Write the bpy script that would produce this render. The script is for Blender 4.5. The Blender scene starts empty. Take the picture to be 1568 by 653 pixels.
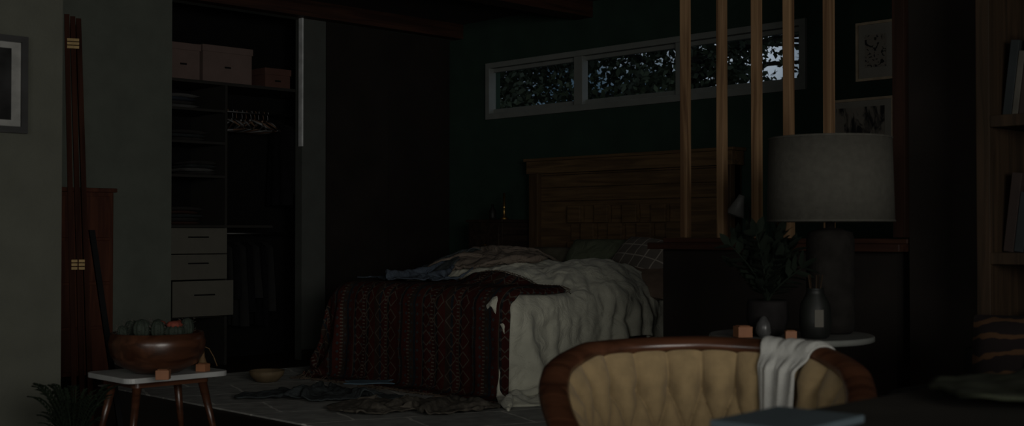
import bpy, math, random
import numpy as np
from mathutils import Vector, Matrix
random.seed(4); rng=np.random.RandomState(7)
S=bpy.context.scene
A=math.radians(-44.27)          # diagonal furniture direction
def loc(lat,dep):               # point measured along the room diagonal
    return (.716*lat+.698*dep, -.698*lat+.716*dep)

# ------------------------------------------------------------ materials
def base(name):
    m=bpy.data.materials.new(name); m.use_nodes=True
    nt=m.node_tree; b=nt.nodes['Principled BSDF']
    return m,nt,b
def M(name,col,rough=.75,var=.2,scale=12,bump=0,bscale=150,metal=0,stretch=(1,1,1),spec=.3,sheen=0,fold=0,fscale=7):
    m,nt,b=base(name); N=nt.nodes; L=nt.links
    tc=N.new('ShaderNodeTexCoord'); mp=N.new('ShaderNodeMapping'); mp.inputs['Scale'].default_value=stretch
    L.new(tc.outputs['Object'],mp.inputs['Vector'])
    n=N.new('ShaderNodeTexNoise'); n.inputs['Scale'].default_value=scale; n.inputs['Detail'].default_value=5
    L.new(mp.outputs[0],n.inputs['Vector'])
    r=N.new('ShaderNodeValToRGB')
    r.color_ramp.elements[0].position=.3; r.color_ramp.elements[1].position=.7
    r.color_ramp.elements[0].color=(*[c*(1-var) for c in col],1)
    r.color_ramp.elements[1].color=(*[min(1,c*(1+var)) for c in col],1)
    L.new(n.outputs['Fac'],r.inputs['Fac']); L.new(r.outputs[0],b.inputs['Base Color'])
    b.inputs['Roughness'].default_value=rough; b.inputs['Metallic'].default_value=metal
    b.inputs['Specular IOR Level'].default_value=spec
    if sheen: b.inputs['Sheen Weight'].default_value=sheen
    if bump:
        n2=N.new('ShaderNodeTexNoise'); n2.inputs['Scale'].default_value=bscale; n2.inputs['Detail'].default_value=4
        L.new(mp.outputs[0],n2.inputs['Vector'])
        bp=N.new('ShaderNodeBump'); bp.inputs['Strength'].default_value=bump; bp.inputs['Distance'].default_value=.01
        L.new(n2.outputs['Fac'],bp.inputs['Height'])
        if fold:
            n3=N.new('ShaderNodeTexNoise'); n3.inputs['Scale'].default_value=fscale; n3.inputs['Detail'].default_value=3; n3.inputs['Distortion'].default_value=1.6
            L.new(mp.outputs[0],n3.inputs['Vector'])
            b3=N.new('ShaderNodeBump'); b3.inputs['Strength'].default_value=fold; b3.inputs['Distance'].default_value=.05
            L.new(n3.outputs['Fac'],b3.inputs['Height']); L.new(b3.outputs[0],bp.inputs['Normal'])
        L.new(bp.outputs[0],b.inputs['Normal'])
    return m
def wood(name,c1,c2,axis=2,rough=.5,scale=1.2,spec=.25):
    st=[22,22,22]; st[axis]=1.3
    m,nt,b=base(name); N=nt.nodes; L=nt.links
    tc=N.new('ShaderNodeTexCoord'); mp=N.new('ShaderNodeMapping'); mp.inputs['Scale'].default_value=st
    L.new(tc.outputs['Object'],mp.inputs['Vector'])
    n=N.new('ShaderNodeTexNoise'); n.inputs['Scale'].default_value=scale; n.inputs['Detail'].default_value=6; n.inputs['Distortion'].default_value=.8
    L.new(mp.outputs[0],n.inputs['Vector'])
    r=N.new('ShaderNodeValToRGB'); r.color_ramp.elements[0].position=.35; r.color_ramp.elements[1].position=.68
    r.color_ramp.elements[0].color=(*c1,1); r.color_ramp.elements[1].color=(*c2,1)
    L.new(n.outputs['Fac'],r.inputs['Fac']); L.new(r.outputs[0],b.inputs['Base Color'])
    b.inputs['Roughness'].default_value=rough; b.inputs['Specular IOR Level'].default_value=spec
    bp=N.new('ShaderNodeBump'); bp.inputs['Strength'].default_value=.15; bp.inputs['Distance'].default_value=.005
    L.new(n.outputs['Fac'],bp.inputs['Height']); L.new(bp.outputs[0],b.inputs['Normal'])
    return m

wall_light=M('plaster_sage',(.085,.094,.078),.9,.10,5,.25,60)
wall_shaded=M('plaster_sage_shaded',(.046,.050,.045),.9,.10,5,.25,60)  # same wall as the sage plaster, its dimmer light painted as darker colour
wall_near=M('plaster_grey',(.060,.062,.049),.9,.10,5,.25,60)
wall_green=M('paint_dark_green',(.017,.034,.025),.9,.15,4,.2,50,spec=.15)
wall_dark=M('panel_dark_brown',(.012,.010,.0085),.9,.2,3,.1,40,spec=.12)
ceil_m=M('ceiling_dark',(.035,.028,.024),.9,.15,3)
floor_m=wood('floor_dark_wood',(.010,.007,.005),(.030,.020,.014),0,.5)
white_paint=M('frame_grey_paint',(.14,.15,.14),.6,.08,8)
red_wood=wood('wood_redbrown_h',(.018,.007,.004),(.040,.016,.009),0,.6)
red_wood_y=wood('wood_redbrown_y',(.020,.008,.005),(.042,.017,.009),1,.55)
red_wood_z=wood('wood_redbrown_v',(.042,.014,.008),(.078,.027,.014),2,.6,1.2,.15)
jamb_wood=wood('wood_jamb_dark',(.010,.005,.003),(.020,.009,.006),2,.8,1.2,.1)
post_wood=wood('wood_post_pine',(.080,.043,.021),(.235,.145,.075),2,.7,.8,.2)
oak=wood('wood_oak_head',(.056,.035,.017),(.115,.071,.034),1,.6)
oak_z=wood('wood_oak_head_v',(.032,.019,.009),(.066,.040,.019),2,.6)
case_wood=wood('wood_bookcase',(.014,.009,.005),(.030,.018,.010),2,.7,1.2,.15)
walnut=wood('wood_walnut_gloss',(.026,.010,.005),(.062,.024,.012),0,.3,1.0,.45)
dark_wood=wood('wood_dark',(.012,.008,.006),(.028,.018,.012),0,.5)
marble=M('marble_white',(.28,.285,.28),.3,.18,6,spec=.5)
brass=M('brass',(.35,.22,.07),.4,.1,20,metal=1)
hinge_m=M('hinge_brass',(.22,.15,.06),.6,.2,30,metal=.3)
black=M('black_paint',(.005,.005,.005),.8,.2,20,spec=.1)
closet_lam=M('closet_laminate',(.078,.074,.060),.7,.06,10)
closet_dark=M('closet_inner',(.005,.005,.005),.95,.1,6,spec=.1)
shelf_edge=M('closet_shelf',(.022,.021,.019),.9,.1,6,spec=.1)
pinkbox=M('cardboard_pink',(.105,.072,.062),.85,.08,8)
redbox=M('cardboard_red',(.065,.030,.022),.85,.1,8)
linen=M('linen_duvet',(.48,.475,.39),.95,.10,7,.4,220,sheen=.15,fold=.5,fscale=6)
tancloth=M('quilt_taupe',(.15,.12,.095),.95,.2,10,.4,160,fold=.5,fscale=9)
bluecloth=M('denim_dark',(.046,.060,.080),.95,.25,12,.4,160,fold=.5,fscale=9)
darkcloth=M('cloth_charcoal',(.040,.048,.050),.95,.25,12,.4,160,fold=.4,fscale=10)
greencloth=M('pillow_green',(.10,.115,.075),.95,.15,12,.4,160,fold=.4)
sheetm=M('mattress_sheet',(.16,.15,.13),.95,.1,12,.3,160)
velvet=M('upholstery_tan',(.200,.142,.070),.9,.12,30,.3,300,sheen=.08)
towelm=M('towel_white',(.33,.33,.31),.95,.08,30,.6,260)
foldm=M('folded_pale',(.15,.15,.145),.95,.1,30,.4,160)
shade_m=M('lampshade_linen',(.052,.050,.042),.95,.12,40,.3,300,spec=.1)
ceramic=M('lamp_ceramic',(.010,.009,.008),.9,.3,14,.4,40,spec=.08)
leaf_dark=M('leaf_dark',(.006,.009,.006),.9,.4,8,spec=.08)
leaf_fern=M('leaf_fern',(.011,.017,.010),.9,.4,8,spec=.1)
leaf_tree=M('leaf_tree',(.032,.042,.020),.7,.6,2)
bark=M('bark',(.012,.010,.008),.9,.3,10)
pot_dark=M('pot_glaze',(.009,.008,.008),.85,.3,14,spec=.1)
bottle_m=M('bottle_glaze',(.008,.009,.008),.5,.3,14,spec=.2)
block_m=M('wood_block_orange',(.20,.085,.04),.6,.1,20)
paper=M('paper_mat',(.25,.24,.21),.8,.05,10)
label_m=M('label_paper',(.07,.066,.055),.8,.05,10)
bluepaper=M('book_cover_blue',(.034,.048,.056),.7,.1,10)
soil=M('soil',(.02,.014,.01),.95,.4,60)
cactus_m=M('cactus_green',(.018,.025,.018),.8,.3,30)
cactus_r=M('cactus_red',(.14,.03,.018),.8,.3,30)
sofa_m=M('sofa_fabric_dark',(.008,.008,.007),.95,.2,20,.3,200,spec=.1)

# ------------------------------------------------------------ mesh builder
class MB:
    def __init__(s): s.v=[];s.f=[];s.m=[];s.sm=[];s.uv=None
    def add(s,vs,fs,mi=0,smooth=False):
        o=len(s.v); s.v+= [tuple(map(float,v)) for v in vs]
        for f in fs: s.f.append([i+o for i in f]); s.m.append(mi); s.sm.append(smooth)
    def box(s,a,b,mi=0,rot=None,piv=None):
        vs=[(x,y,z) for x in (a[0],b[0]) for y in (a[1],b[1]) for z in (a[2],b[2])]
        if rot is not None:
            c=Vector(piv) if piv else (Vector(a)+Vector(b))/2
            vs=[tuple(rot@(Vector(v)-c)+c) for v in vs]
        s.add(vs,[(0,1,3,2),(4,6,7,5),(0,4,5,1),(2,3,7,6),(0,2,6,4),(1,5,7,3)],mi)
    def lathe(s,prof,c=(0,0),n=32,mi=0,rib=0,ribn=10,zoff=0):
        vs=[];fs=[]
        for r,z in prof:
            for i in range(n):
                a=2*math.pi*i/n; rr=r*(1+rib*math.cos(ribn*a))
                vs.append((c[0]+rr*math.cos(a),c[1]+rr*math.sin(a),z+zoff))
        k=len(prof)
        for j in range(k-1):
            for i in range(n):
                i2=(i+1)%n; fs.append((j*n+i,j*n+i2,(j+1)*n+i2,(j+1)*n+i))
        fs.append(tuple(range(n))[::-1]); fs.append(tuple((k-1)*n+i for i in range(n)))
        s.add(vs,fs,mi,True)
        s.sm[-1]=False; s.sm[-2]=False
    def tube(s,path,rad,n=10,mi=0,rad2=None,up=(0,0,1),caps=True):
        path=[Vector(p) for p in path]; vs=[];fs=[]; k=len(path); up=Vector(up)
        for i,p in enumerate(path):
            t=(path[min(i+1,k-1)]-path[max(i-1,0)]).normalized()
            sd=t.cross(up)
            if sd.length<1e-3: sd=t.cross(Vector((1,0,0)))
            sd.normalize(); u=sd.cross(t).normalized()
            r=rad[i] if hasattr(rad,'__len__') else rad
            r2=(rad2 if rad2 else r)
            for j in range(n):
                a=2*math.pi*j/n
                vs.append(tuple(p+sd*(r*math.cos(a))+u*(r2*math.sin(a))))
        for i in range(k-1):
            for j in range(n):
                j2=(j+1)%n; fs.append((i*n+j,i*n+j2,(i+1)*n+j2,(i+1)*n+j))
        if caps: fs.append(tuple(range(n))[::-1]); fs.append(tuple((k-1)*n+i for i in range(n)))
        s.add(vs,fs,mi,True)
    def leaf(s,p,d,l,w,mi=0,nrm=None):
        p=Vector(p); d=Vector(d).normalized()
        nrm=Vector(nrm) if nrm is not None else Vector((random.gauss(0,1),random.gauss(0,1),random.gauss(0,1)))
        sd=d.cross(nrm)
        if sd.length<1e-3: sd=d.cross(Vector((1,0,.3)))
        sd.normalize(); n2=sd.cross(d)
        q=[p,p+d*l*.3+sd*w*.5+n2*w*.12,p+d*l*.7+sd*w*.4+n2*w*.08,p+d*l,p+d*l*.7-sd*w*.4+n2*w*.08,p+d*l*.3-sd*w*.5+n2*w*.12,p+d*l*.5]
        s.add(q,[(0,1,6),(1,2,6),(2,3,6),(3,4,6),(4,5,6),(5,0,6)],mi,True)
    def grid(s,P,mi=0,flip=False):
        ny,nx=P.shape[:2]; fs=[]
        for j in range(ny-1):
            for i in range(nx-1):
                f=(j*nx+i,j*nx+i+1,(j+1)*nx+i+1,(j+1)*nx+i)
                fs.append(f[::-1] if flip else f)
        s.add(P.reshape(-1,3).tolist(),fs,mi,True)
    def build(s,name,mats,parent=None,at=(0,0,0),rz=0,bevel=0,solid=0,sub=0,offset=0,disp=()):
        me=bpy.data.meshes.new(name); me.from_pydata(s.v,[],s.f)
        for m in (mats if isinstance(mats,list) else [mats]): me.materials.append(m)
        me.polygons.foreach_set('material_index',s.m); me.polygons.foreach_set('use_smooth',s.sm)
        if s.uv is not None:
            ul=me.uv_layers.new(name='UVMap')
            vi=np.zeros(len(me.loops),dtype=np.int32); me.loops.foreach_get('vertex_index',vi)
            ul.data.foreach_set('uv',s.uv[vi].ravel())
        me.update()
        o=bpy.data.objects.new(name,me); S.collection.objects.link(o)
        o.location=at; o.rotation_euler=(0,0,rz)
        if parent: o.parent=parent
        if disp and sub: md=o.modifiers.new('u0','SUBSURF'); md.levels=sub; md.render_levels=sub; sub=0
        for sc_,st_ in disp:
            tx_=bpy.data.textures.new(name+'_d','CLOUDS'); tx_.noise_scale=sc_; tx_.noise_depth=1
            md=o.modifiers.new('d','DISPLACE'); md.texture=tx_; md.strength=st_; md.mid_level=.5; md.texture_coords='LOCAL'
        if solid: md=o.modifiers.new('s','SOLIDIFY'); md.thickness=solid; md.offset=offset
        if bevel: md=o.modifiers.new('b','BEVEL'); md.width=bevel; md.segments=2; md.limit_method='ANGLE'
        if sub: md=o.modifiers.new('u','SUBSURF'); md.levels=sub; md.render_levels=sub
        return o
def grp(name,at=(0,0,0),rz=0):
    e=bpy.data.objects.new(name,None); S.collection.objects.link(e); e.location=at; e.rotation_euler=(0,0,rz); e.empty_display_size=.1
    return e
def boxes(name,lst,mat,**k):
    b=MB()
    for a,c in lst: b.box(a,c)
    return b.build(name,mat,**k)

# ------------------------------------------------------------ room shell
H=3.12
boxes('floor',[((-2.6,-3.1,-.1),(8.1,9.8,0))],floor_m)
boxes('ceiling',[((-2.6,-3.1,H),(8.1,9.8,H+.1))],ceil_m)
wy0,wy1,wz0,wz1=5.11,8.49,2.223,2.66
boxes('wall_headboard',[((8,-3.1,0),(8.12,wy0,H)),((8,wy1,0),(8.12,9.8,H)),((8,wy0,0),(8.12,wy1,wz0)),((8,wy0,wz1),(8.12,wy1,H))],wall_green)
boxes('wall_closet',[((-2.6,9.0,0),(4.97,9.1,H)),((4.97,9.0,2.98),(6.22,9.1,H)),((6.47,9.0,2.98),(8,9.1,H))],wall_light)
boxes('wall_closet_pier',[((6.22,9.0,0),(6.47,9.1,H))],wall_shaded)
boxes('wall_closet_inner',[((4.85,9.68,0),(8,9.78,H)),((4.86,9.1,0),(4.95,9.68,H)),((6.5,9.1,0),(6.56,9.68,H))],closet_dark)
boxes('wall_left',[((-2.6,5.8,0),(2.62,5.95,H))],wall_near)
boxes('wall_rear',[((-2.6,-3.1,0),(-2.5,-1.6,H)),((-2.6,2.0,0),(-2.5,9.8,H)),((-2.6,-1.6,0),(-2.5,2.0,.9)),((-2.6,-1.6,2.6),(-2.5,2.0,H))],wall_near)
boxes('wall_right',[((-2.6,-3.1,0),(-1.9,-3,H)),((1.9,-3.1,0),(8,-3,H)),((-1.9,-3.1,0),(1.9,-3,.8)),((-1.9,-3.1,2.7),(1.9,-3,H))],wall_near)
boxes('window_2',[((-1.9,-3.08,.8),(1.9,-3.02,.86)),((-1.9,-3.08,2.64),(1.9,-3.02,2.7)),((-1.9,-3.08,.8),(-1.84,-3.02,2.7)),((1.84,-3.08,.8),(1.9,-3.02,2.7)),((-.03,-3.08,.8),(.03,-3.02,2.7))],white_paint)
boxes('fill_window_rear',[((-2.58,-1.6,.9),(-2.52,2.0,.96)),((-2.58,-1.6,2.54),(-2.52,2.0,2.6)),((-2.58,-1.6,.9),(-2.52,-1.54,2.6)),((-2.58,1.94,.9),(-2.52,2.0,2.6)),((-2.58,.17,.9),(-2.52,.23,2.6))],white_paint)  # unseen frame, added to go with the rear fill light
boxes('wall_divider',[((5.5,2.99,0),(5.62,4.42,1.01)),((5.5,-3,0),(5.62,2.92,H))],wall_dark)
boxes('trim_divider_cap',[((5.42,2.93,1.012),(5.70,4.47,1.050)),((5.5,2.93,1.05),(5.62,4.42,1.075))],red_wood_y,bevel=.004)
boxes('trim_divider_jamb',[((5.46,2.921,1.08),(5.66,2.985,H))],jamb_wood,bevel=.003)
boxes('trim_closet_header',[((3.2,8.88,2.98),(8,8.999,H))],red_wood)
boxes('trim_ceiling_beam',[((4.5,7.2,2.98),(8,7.4,H))],red_wood)
boxes('trim_closet_lit_edge',[((6.203,8.980,1.86),(6.219,9.03,2.98))],M('jamb_lit_edge',(.45,.46,.46),.5))  # lit stretch of the jamb edge, light put into pale colour and short length
boxes('door_1',[((6.47,9.03,.01),(7.2,9.065,2.98)),((7.17,9.066,.01),(7.99,9.098,2.98))],wall_dark,bevel=.003)
boxes('baseboard_closet',[((-2.5,8.985,0),(4.95,8.999,.09)),((6.22,8.985,0),(6.47,8.999,.09))],wall_dark)
boxes('baseboard_headboard',[((7.985,4.0,0),(7.999,8.99,.09))],wall_dark)
for i,y in enumerate([4.30,4.05,3.823,3.624,3.385]):
    boxes('timber_post',[((5.53,y-.0225,1.076),(5.575,y+.0225,H))],post_wood,bevel=.003)
b=MB()
b.box((7.97,wy0-.05,wz1-.005),(8.06,wy1+.05,wz1+.045));b.box((7.97,wy0-.05,wz0-.05),(8.06,wy1+.05,wz0+.005))
b.box((7.97,wy0-.05,wz0),(8.06,wy0+.005,wz1));b.box((7.97,wy1-.005,wz0),(8.06,wy1+.05,wz1))
for y in (7.363,6.237): b.box((7.985,y-.05,wz0),(8.06,y+.05,wz1))
b.box((8.03,wy0,wz0),(8.07,wy1,wz0+.05));b.box((8.03,wy0,wz1-.04),(8.07,wy1,wz1))
b.build('window_1',white_paint,bevel=.004)

# rug
def rug_mat():
    m,nt,bs=base('rug_wool'); N=nt.nodes;L=nt.links
    tc=N.new('ShaderNodeTexCoord'); mp=N.new('ShaderNodeMapping'); mp.inputs['Rotation'].default_value=(0,0,math.radians(20)); L.new(tc.outputs['Object'],mp.inputs[0])
    br=N.new('ShaderNodeTexBrick'); br.inputs['Scale'].default_value=1; br.inputs['Brick Width'].default_value=.62; br.inputs['Row Height'].default_value=.5; br.inputs['Mortar Size'].default_value=.011; br.inputs['Mortar Smooth'].default_value=.3
    br.inputs['Color1'].default_value=(.38,.38,.35,1);br.inputs['Color2'].default_value=(.32,.325,.305,1);br.inputs['Mortar'].default_value=(.66,.65,.60,1)
    ns=N.new('ShaderNodeTexNoise'); ns.inputs['Scale'].default_value=7
    L.new(tc.outputs['Object'],ns.inputs['Vector'])
    va=N.new('ShaderNodeVectorMath'); va.operation='MULTIPLY_ADD'; va.inputs[1].default_value=(.06,.06,.06)
    L.new(ns.outputs['Color'],va.inputs[0]); L.new(mp.outputs[0],va.inputs[2]); L.new(va.outputs[0],br.inputs['Vector'])
    n2=N.new('ShaderNodeTexNoise'); n2.inputs['Scale'].default_value=9; n2.inputs['Detail'].default_value=6; L.new(tc.outputs['Object'],n2.inputs['Vector'])
    mx=N.new('ShaderNodeMix'); mx.data_type='RGBA'; mx.blend_type='MULTIPLY'; mx.inputs[0].default_value=.7
    rr=N.new('ShaderNodeValToRGB'); rr.color_ramp.elements[0].position=.3; rr.color_ramp.elements[0].color=(.5,.5,.5,1); rr.color_ramp.elements[1].position=.65
    L.new(n2.outputs['Fac'],rr.inputs[0]); L.new(br.outputs['Color'],mx.inputs[6]); L.new(rr.outputs[0],mx.inputs[7]); L.new(mx.outputs[2],bs.inputs['Base Color'])
    bs.inputs['Roughness'].default_value=.95
    bp=N.new('ShaderNodeBump'); bp.inputs['Strength'].default_value=.4; bp.inputs['Distance'].default_value=.01
    n3=N.new('ShaderNodeTexNoise'); n3.inputs['Scale'].default_value=120; L.new(tc.outputs['Object'],n3.inputs['Vector']); L.new(n3.outputs['Fac'],bp.inputs['Height']); L.new(bp.outputs[0],bs.inputs['Normal'])
    return m
boxes('area_rug',[((4.1,3.4,.0),(7.52,8.47,.012))],rug_mat(),bevel=.004)

# ------------------------------------------------------------ cloth solver
def sim(R,X=None,steps=120,iters=14,infl=.0,slack=1.0,noise=.004,ell=(),bend=.12,g=.0022,bed=True,fric=.6,floor=.02,grip=.65):
    R=np.array(R,float); X=(R.copy() if X is None else np.array(X,float))
    X[...,2]+=rng.randn(*X.shape[:2])*noise
    L=lambda a,b: np.linalg.norm(a-b,axis=-1,keepdims=True)*slack
    pairs=[]
    for a,b_ in [((slice(None),slice(0,-1,2)),(slice(None),slice(1,None,2))),((slice(None),slice(1,-1,2)),(slice(None),slice(2,None,2))),
                ((slice(0,-1,2),slice(None)),(slice(1,None,2),slice(None))),((slice(1,-1,2),slice(None)),(slice(2,None,2),slice(None))),
                ((slice(0,-1,2),slice(0,-1)),(slice(1,None,2),slice(1,None))),((slice(0,-1,2),slice(1,None)),(slice(1,None,2),slice(0,-1))),
                ((slice(1,-1,2),slice(0,-1)),(slice(2,None,2),slice(1,None))),((slice(1,-1,2),slice(1,None)),(slice(2,None,2),slice(0,-1)))]:
        ra,rb=R[a],R[b_]
        n=min(ra.shape[0],rb.shape[0]),min(ra.shape[1],rb.shape[1])
        pairs.append((a,b_,n,L(ra[:n[0],:n[1]],rb[:n[0],:n[1]])))
    bl1=L(R[:,:-2],R[:,2:]); bl2=L(R[:-2],R[2:])
    V=np.zeros_like(X)
    c=np.array([6.77,6.78,.33]); hb=np.array([1.09,.95,.33])+infl; rad=.07+infl
    def coll(P):
        hit=np.zeros(P.shape[:2],bool)
        if bed:
            d=P-c; q=np.abs(d)-(hb-rad); qm=np.maximum(q,0); ln=np.linalg.norm(qm,axis=-1)
            sd=ln+np.minimum(q.max(-1),0)-rad; ins=sd<0
            dirn=np.where((ln>1e-6)[...,None],qm/np.maximum(ln,1e-6)[...,None],0.)
            deep=ins&(ln<=1e-6)
            if deep.any():
                ax=q.argmax(-1); oh=np.eye(3)[ax]; dirn=np.where(deep[...,None],oh,dirn)
            P+=np.where(ins[...,None],-sd[...,None]*dirn*np.sign(d),0); hit|=ins
        for ec,er in ell:
            er2=np.array(er)+infl; q=(P-np.array(ec))/er2; l=np.linalg.norm(q,axis=-1); ins=(l<1)&(l>1e-6)
            P[...]=np.where(ins[...,None],np.array(ec)+q/np.maximum(l,1e-6)[...,None]*er2,P); hit|=ins
        f=P[...,2]<floor
        P[...,2]=np.maximum(P[...,2],floor); hit|=f
        return hit
    for s in range(steps):
        O=X.copy(); V*=.97; V[...,2]-=g; X=X+V
        for it in range(iters):
            for a,b_,n,l0 in pairs:
                pa=X[a][:n[0],:n[1]]; pb=X[b_][:n[0],:n[1]]
                d=pb-pa; l=np.linalg.norm(d,axis=-1,keepdims=True)+1e-9
                k=d*(.5*(l-l0)/l); pa+=k; pb-=k
            d=X[:,2:]-X[:,:-2]; l=np.linalg.norm(d,axis=-1,keepdims=True)+1e-9; k=d*(.5*bend*(l-bl1)/l); X[:,:-2]+=k; X[:,2:]-=k
            d=X[2:]-X[:-2]; l=np.linalg.norm(d,axis=-1,keepdims=True)+1e-9; k=d*(.5*bend*(l-bl2)/l); X[:-2]+=k; X[2:]-=k
            if it%3==2 or it==iters-1:
                hit=coll(X)
                if bed:
                    top=hit&(X[...,2]>.62)
                    X[...,:2]=np.where(top[...,None],X[...,:2]*(1-grip)+O[...,:2]*grip,X[...,:2])
        V=X-O
        V[hit]*=(1-fric)
        sp=np.linalg.norm(V,axis=-1,keepdims=True); V*=np.minimum(1,.05/np.maximum(sp,1e-9))
    return X
def layout(xs,ylo,yhi,ny,z):
    P=np.zeros((ny,len(xs),3))
    for i,x in enumerate(xs):
        P[:,i,0]=x; P[:,i,1]=np.linspace(ylo(x),yhi(x),ny); P[:,i,2]=z
    return P
mounds=[((6.78,7.0,.60),(.62,.80,.28)),((6.85,6.20,.56),(.60,.42,.31)),((6.40,6.50,.6),(.34,.5,.21))]
def predrape(P0,x0=None,y0=None,y1=None,amp=.09,fr=14,ztop=.80):
    X=P0.copy(); gx=X[...,0].copy(); gy=X[...,1].copy()
    X[...,2]=ztop+.02*np.sin(gx*21+3*np.sin(gy*5))+.02*np.sin(gy*17+2.5*np.sin(gx*7))
    if y0 is not None:
        s=np.maximum(0,y0-gy); k=s>0
        X[...,1]=np.where(k,y0-.02-amp*s*(1.2+np.sin(gx*fr+.8*np.sin(gx*5))),gy); X[...,2]=np.where(k,ztop-s,X[...,2])
    if y1 is not None:
        s=np.maximum(0,gy-y1); k=s>0
        X[...,1]=np.where(k,y1+.02+amp*s*(1.2+np.sin(gx*fr)),X[...,1]); X[...,2]=np.where(k,ztop-s,X[...,2])
    if x0 is not None:
        s=np.maximum(0,x0-gx); k=s>0
        X[...,0]=np.where(k,x0-.02-amp*s*(1.3+np.sin(gy*fr+1.1*np.sin(gy*4))),X[...,0]); X[...,2]=np.where(k,np.minimum(X[...,2],ztop-s),X[...,2])
    return X
# duvet: flared at the near foot corner so it falls to the floor there
bed=grp('bed')
xs=np.linspace(5.60,7.38,76)
drop=lambda x: float(np.interp(x,[5.6,5.85,6.0,6.15,6.3,7.4],[.88,.84,.66,.44,.32,.30]))
D0=layout(xs,lambda x:5.80-drop(x),lambda x:7.72,100,.95)
sfl=np.maximum(0,5.80-D0[...,1]); wfl=np.clip(1-(D0[...,0]-5.60)/.75,0,1)
D0[...,0]-=.42*sfl*wfl
X0=predrape(D0,y0=5.78,amp=.20,fr=15)
X0[...,2]=np.where(D0[...,1]>5.85,X0[...,2]+.10,X0[...,2])
Dv=sim(D0,X0,steps=60,infl=.02,ell=mounds,slack=1.07,noise=.006,bend=.2,grip=.93)
b=MB(); b.grid(Dv); b.build('duvet',linen,parent=bed,solid=.026,sub=1,disp=((.22,.060),(.09,.030)))
# kilim
xs=np.linspace(4.90,6.16,48)
K0=layout(xs,lambda x:5.80+.02*max(0,(5.66-x)),lambda x:8.35,100,.98)
X0=predrape(K0,x0=5.63,y1=7.80,amp=.10,fr=11,ztop=.80)
Kl=sim(K0,X0,steps=90,infl=.075,ell=mounds,slack=1.03,noise=.003,bend=.2,grip=.97)
def kilim_mat():
    m,nt,bs=base('kilim_weave'); N=nt.nodes;L=nt.links
    uv=N.new('ShaderNodeUVMap'); sx=N.new('ShaderNodeSeparateXYZ'); L.new(uv.outputs[0],sx.inputs[0])
    def mt(op,a,b_=None,c=None):
        n=N.new('ShaderNodeMath'); n.operation=op
        for i,v in enumerate((a,b_,c)):
            if v is None: continue
            if isinstance(v,(int,float)): n.inputs[i].default_value=v
            else: L.new(v,n.inputs[i])
        return n.outputs[0]
    u,v=sx.outputs[0],sx.outputs[1]
    def frac(x): return mt('FRACT',x)
    band=frac(mt('MULTIPLY',u,2.6))
    ramp=N.new('ShaderNodeValToRGB'); ramp.color_ramp.interpolation='CONSTANT'; cr=ramp.color_ramp
    cols=[(0,(.050,.013,.010)),(.22,(.018,.017,.019)),(.27,(.075,.058,.043)),(.29,(.058,.017,.013)),(.46,(.020,.024,.030)),(.52,(.042,.027,.020)),(.66,(.060,.016,.012)),(.84,(.018,.015,.016)),(.90,(.070,.054,.040)),(.92,(.040,.013,.010))]
    cr.elements[0].position=0; cr.elements[0].color=(*cols[0][1],1); cr.elements[1].position=cols[1][0]; cr.elements[1].color=(*cols[1][1],1)
    for p,c in cols[2:]:
        e=cr.elements.new(p); e.color=(*c,1)
    L.new(band,ramp.inputs[0])
    def loz(fu,fv):
        a=mt('ABSOLUTE',mt('SUBTRACT',frac(mt('MULTIPLY',u,fu)),.5)); b2=mt('ABSOLUTE',mt('SUBTRACT',frac(mt('MULTIPLY',v,fv)),.5))
        return mt('ADD',a,b2)
    l1=loz(7.8,8.5); r1=mt('LESS_THAN',mt('ABSOLUTE',mt('SUBTRACT',l1,.42)),.045)
    l2=loz(15.6,17); r2=mt('LESS_THAN',l2,.22)
    col=ramp.outputs[0]
    def mix(f,c,prev):
        x=N.new('ShaderNodeMix'); x.data_type='RGBA'; L.new(f,x.inputs[0]); L.new(prev,x.inputs[6]); x.inputs[7].default_value=(*c,1); return x.outputs[2]
    inb=mt('GREATER_THAN',frac(mt('MULTIPLY',u,1.3)),.45)
    col=mix(mt('MULTIPLY',r2,inb),(.042,.045,.047),col)
    col=mix(mt('MULTIPLY',r1,mt('LESS_THAN',frac(mt('MULTIPLY',u,1.3)),.62)),(.090,.070,.055),col)
    st=mt('LESS_THAN',frac(mt('MULTIPLY',v,42)),.35); edge=mt('LESS_THAN',mt('ABSOLUTE',mt('SUBTRACT',frac(mt('MULTIPLY',u,3.9)),.5)),.05)
    col=mix(mt('MULTIPLY',st,edge),(.12,.10,.08),col)
    ns=N.new('ShaderNodeTexNoise'); ns.inputs['Scale'].default_value=25; L.new(uv.outputs[0],ns.inputs['Vector'])
    x=N.new('ShaderNodeMix'); x.data_type='RGBA'; x.blend_type='MULTIPLY'; x.inputs[0].default_value=.5; L.new(col,x.inputs[6]); L.new(ns.outputs['Fac'],x.inputs[7])
    L.new(x.outputs[2],bs.inputs['Base Color']); bs.inputs['Roughness'].default_value=.95; bs.inputs['Specular IOR Level'].default_value=.1
    n3=N.new('ShaderNodeTexNoise'); n3.inputs['Scale'].default_value=260; L.new(uv.outputs[0],n3.inputs['Vector'])
    bp=N.new('ShaderNodeBump'); bp.inputs['Strength'].default_value=.5; bp.inputs['Distance'].default_value=.008; L.new(n3.outputs['Fac'],bp.inputs['Height']); L.new(bp.outputs[0],bs.inputs['Normal'])
    return m
kil=kilim_mat()
b=MB(); b.grid(Kl); b.uv=np.stack([K0[...,1].ravel(),K0[...,0].ravel()],-1); b.build('kilim_throw',kil,parent=bed,solid=.012,sub=1,disp=((.2,.03),))
fr=MB()
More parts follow.
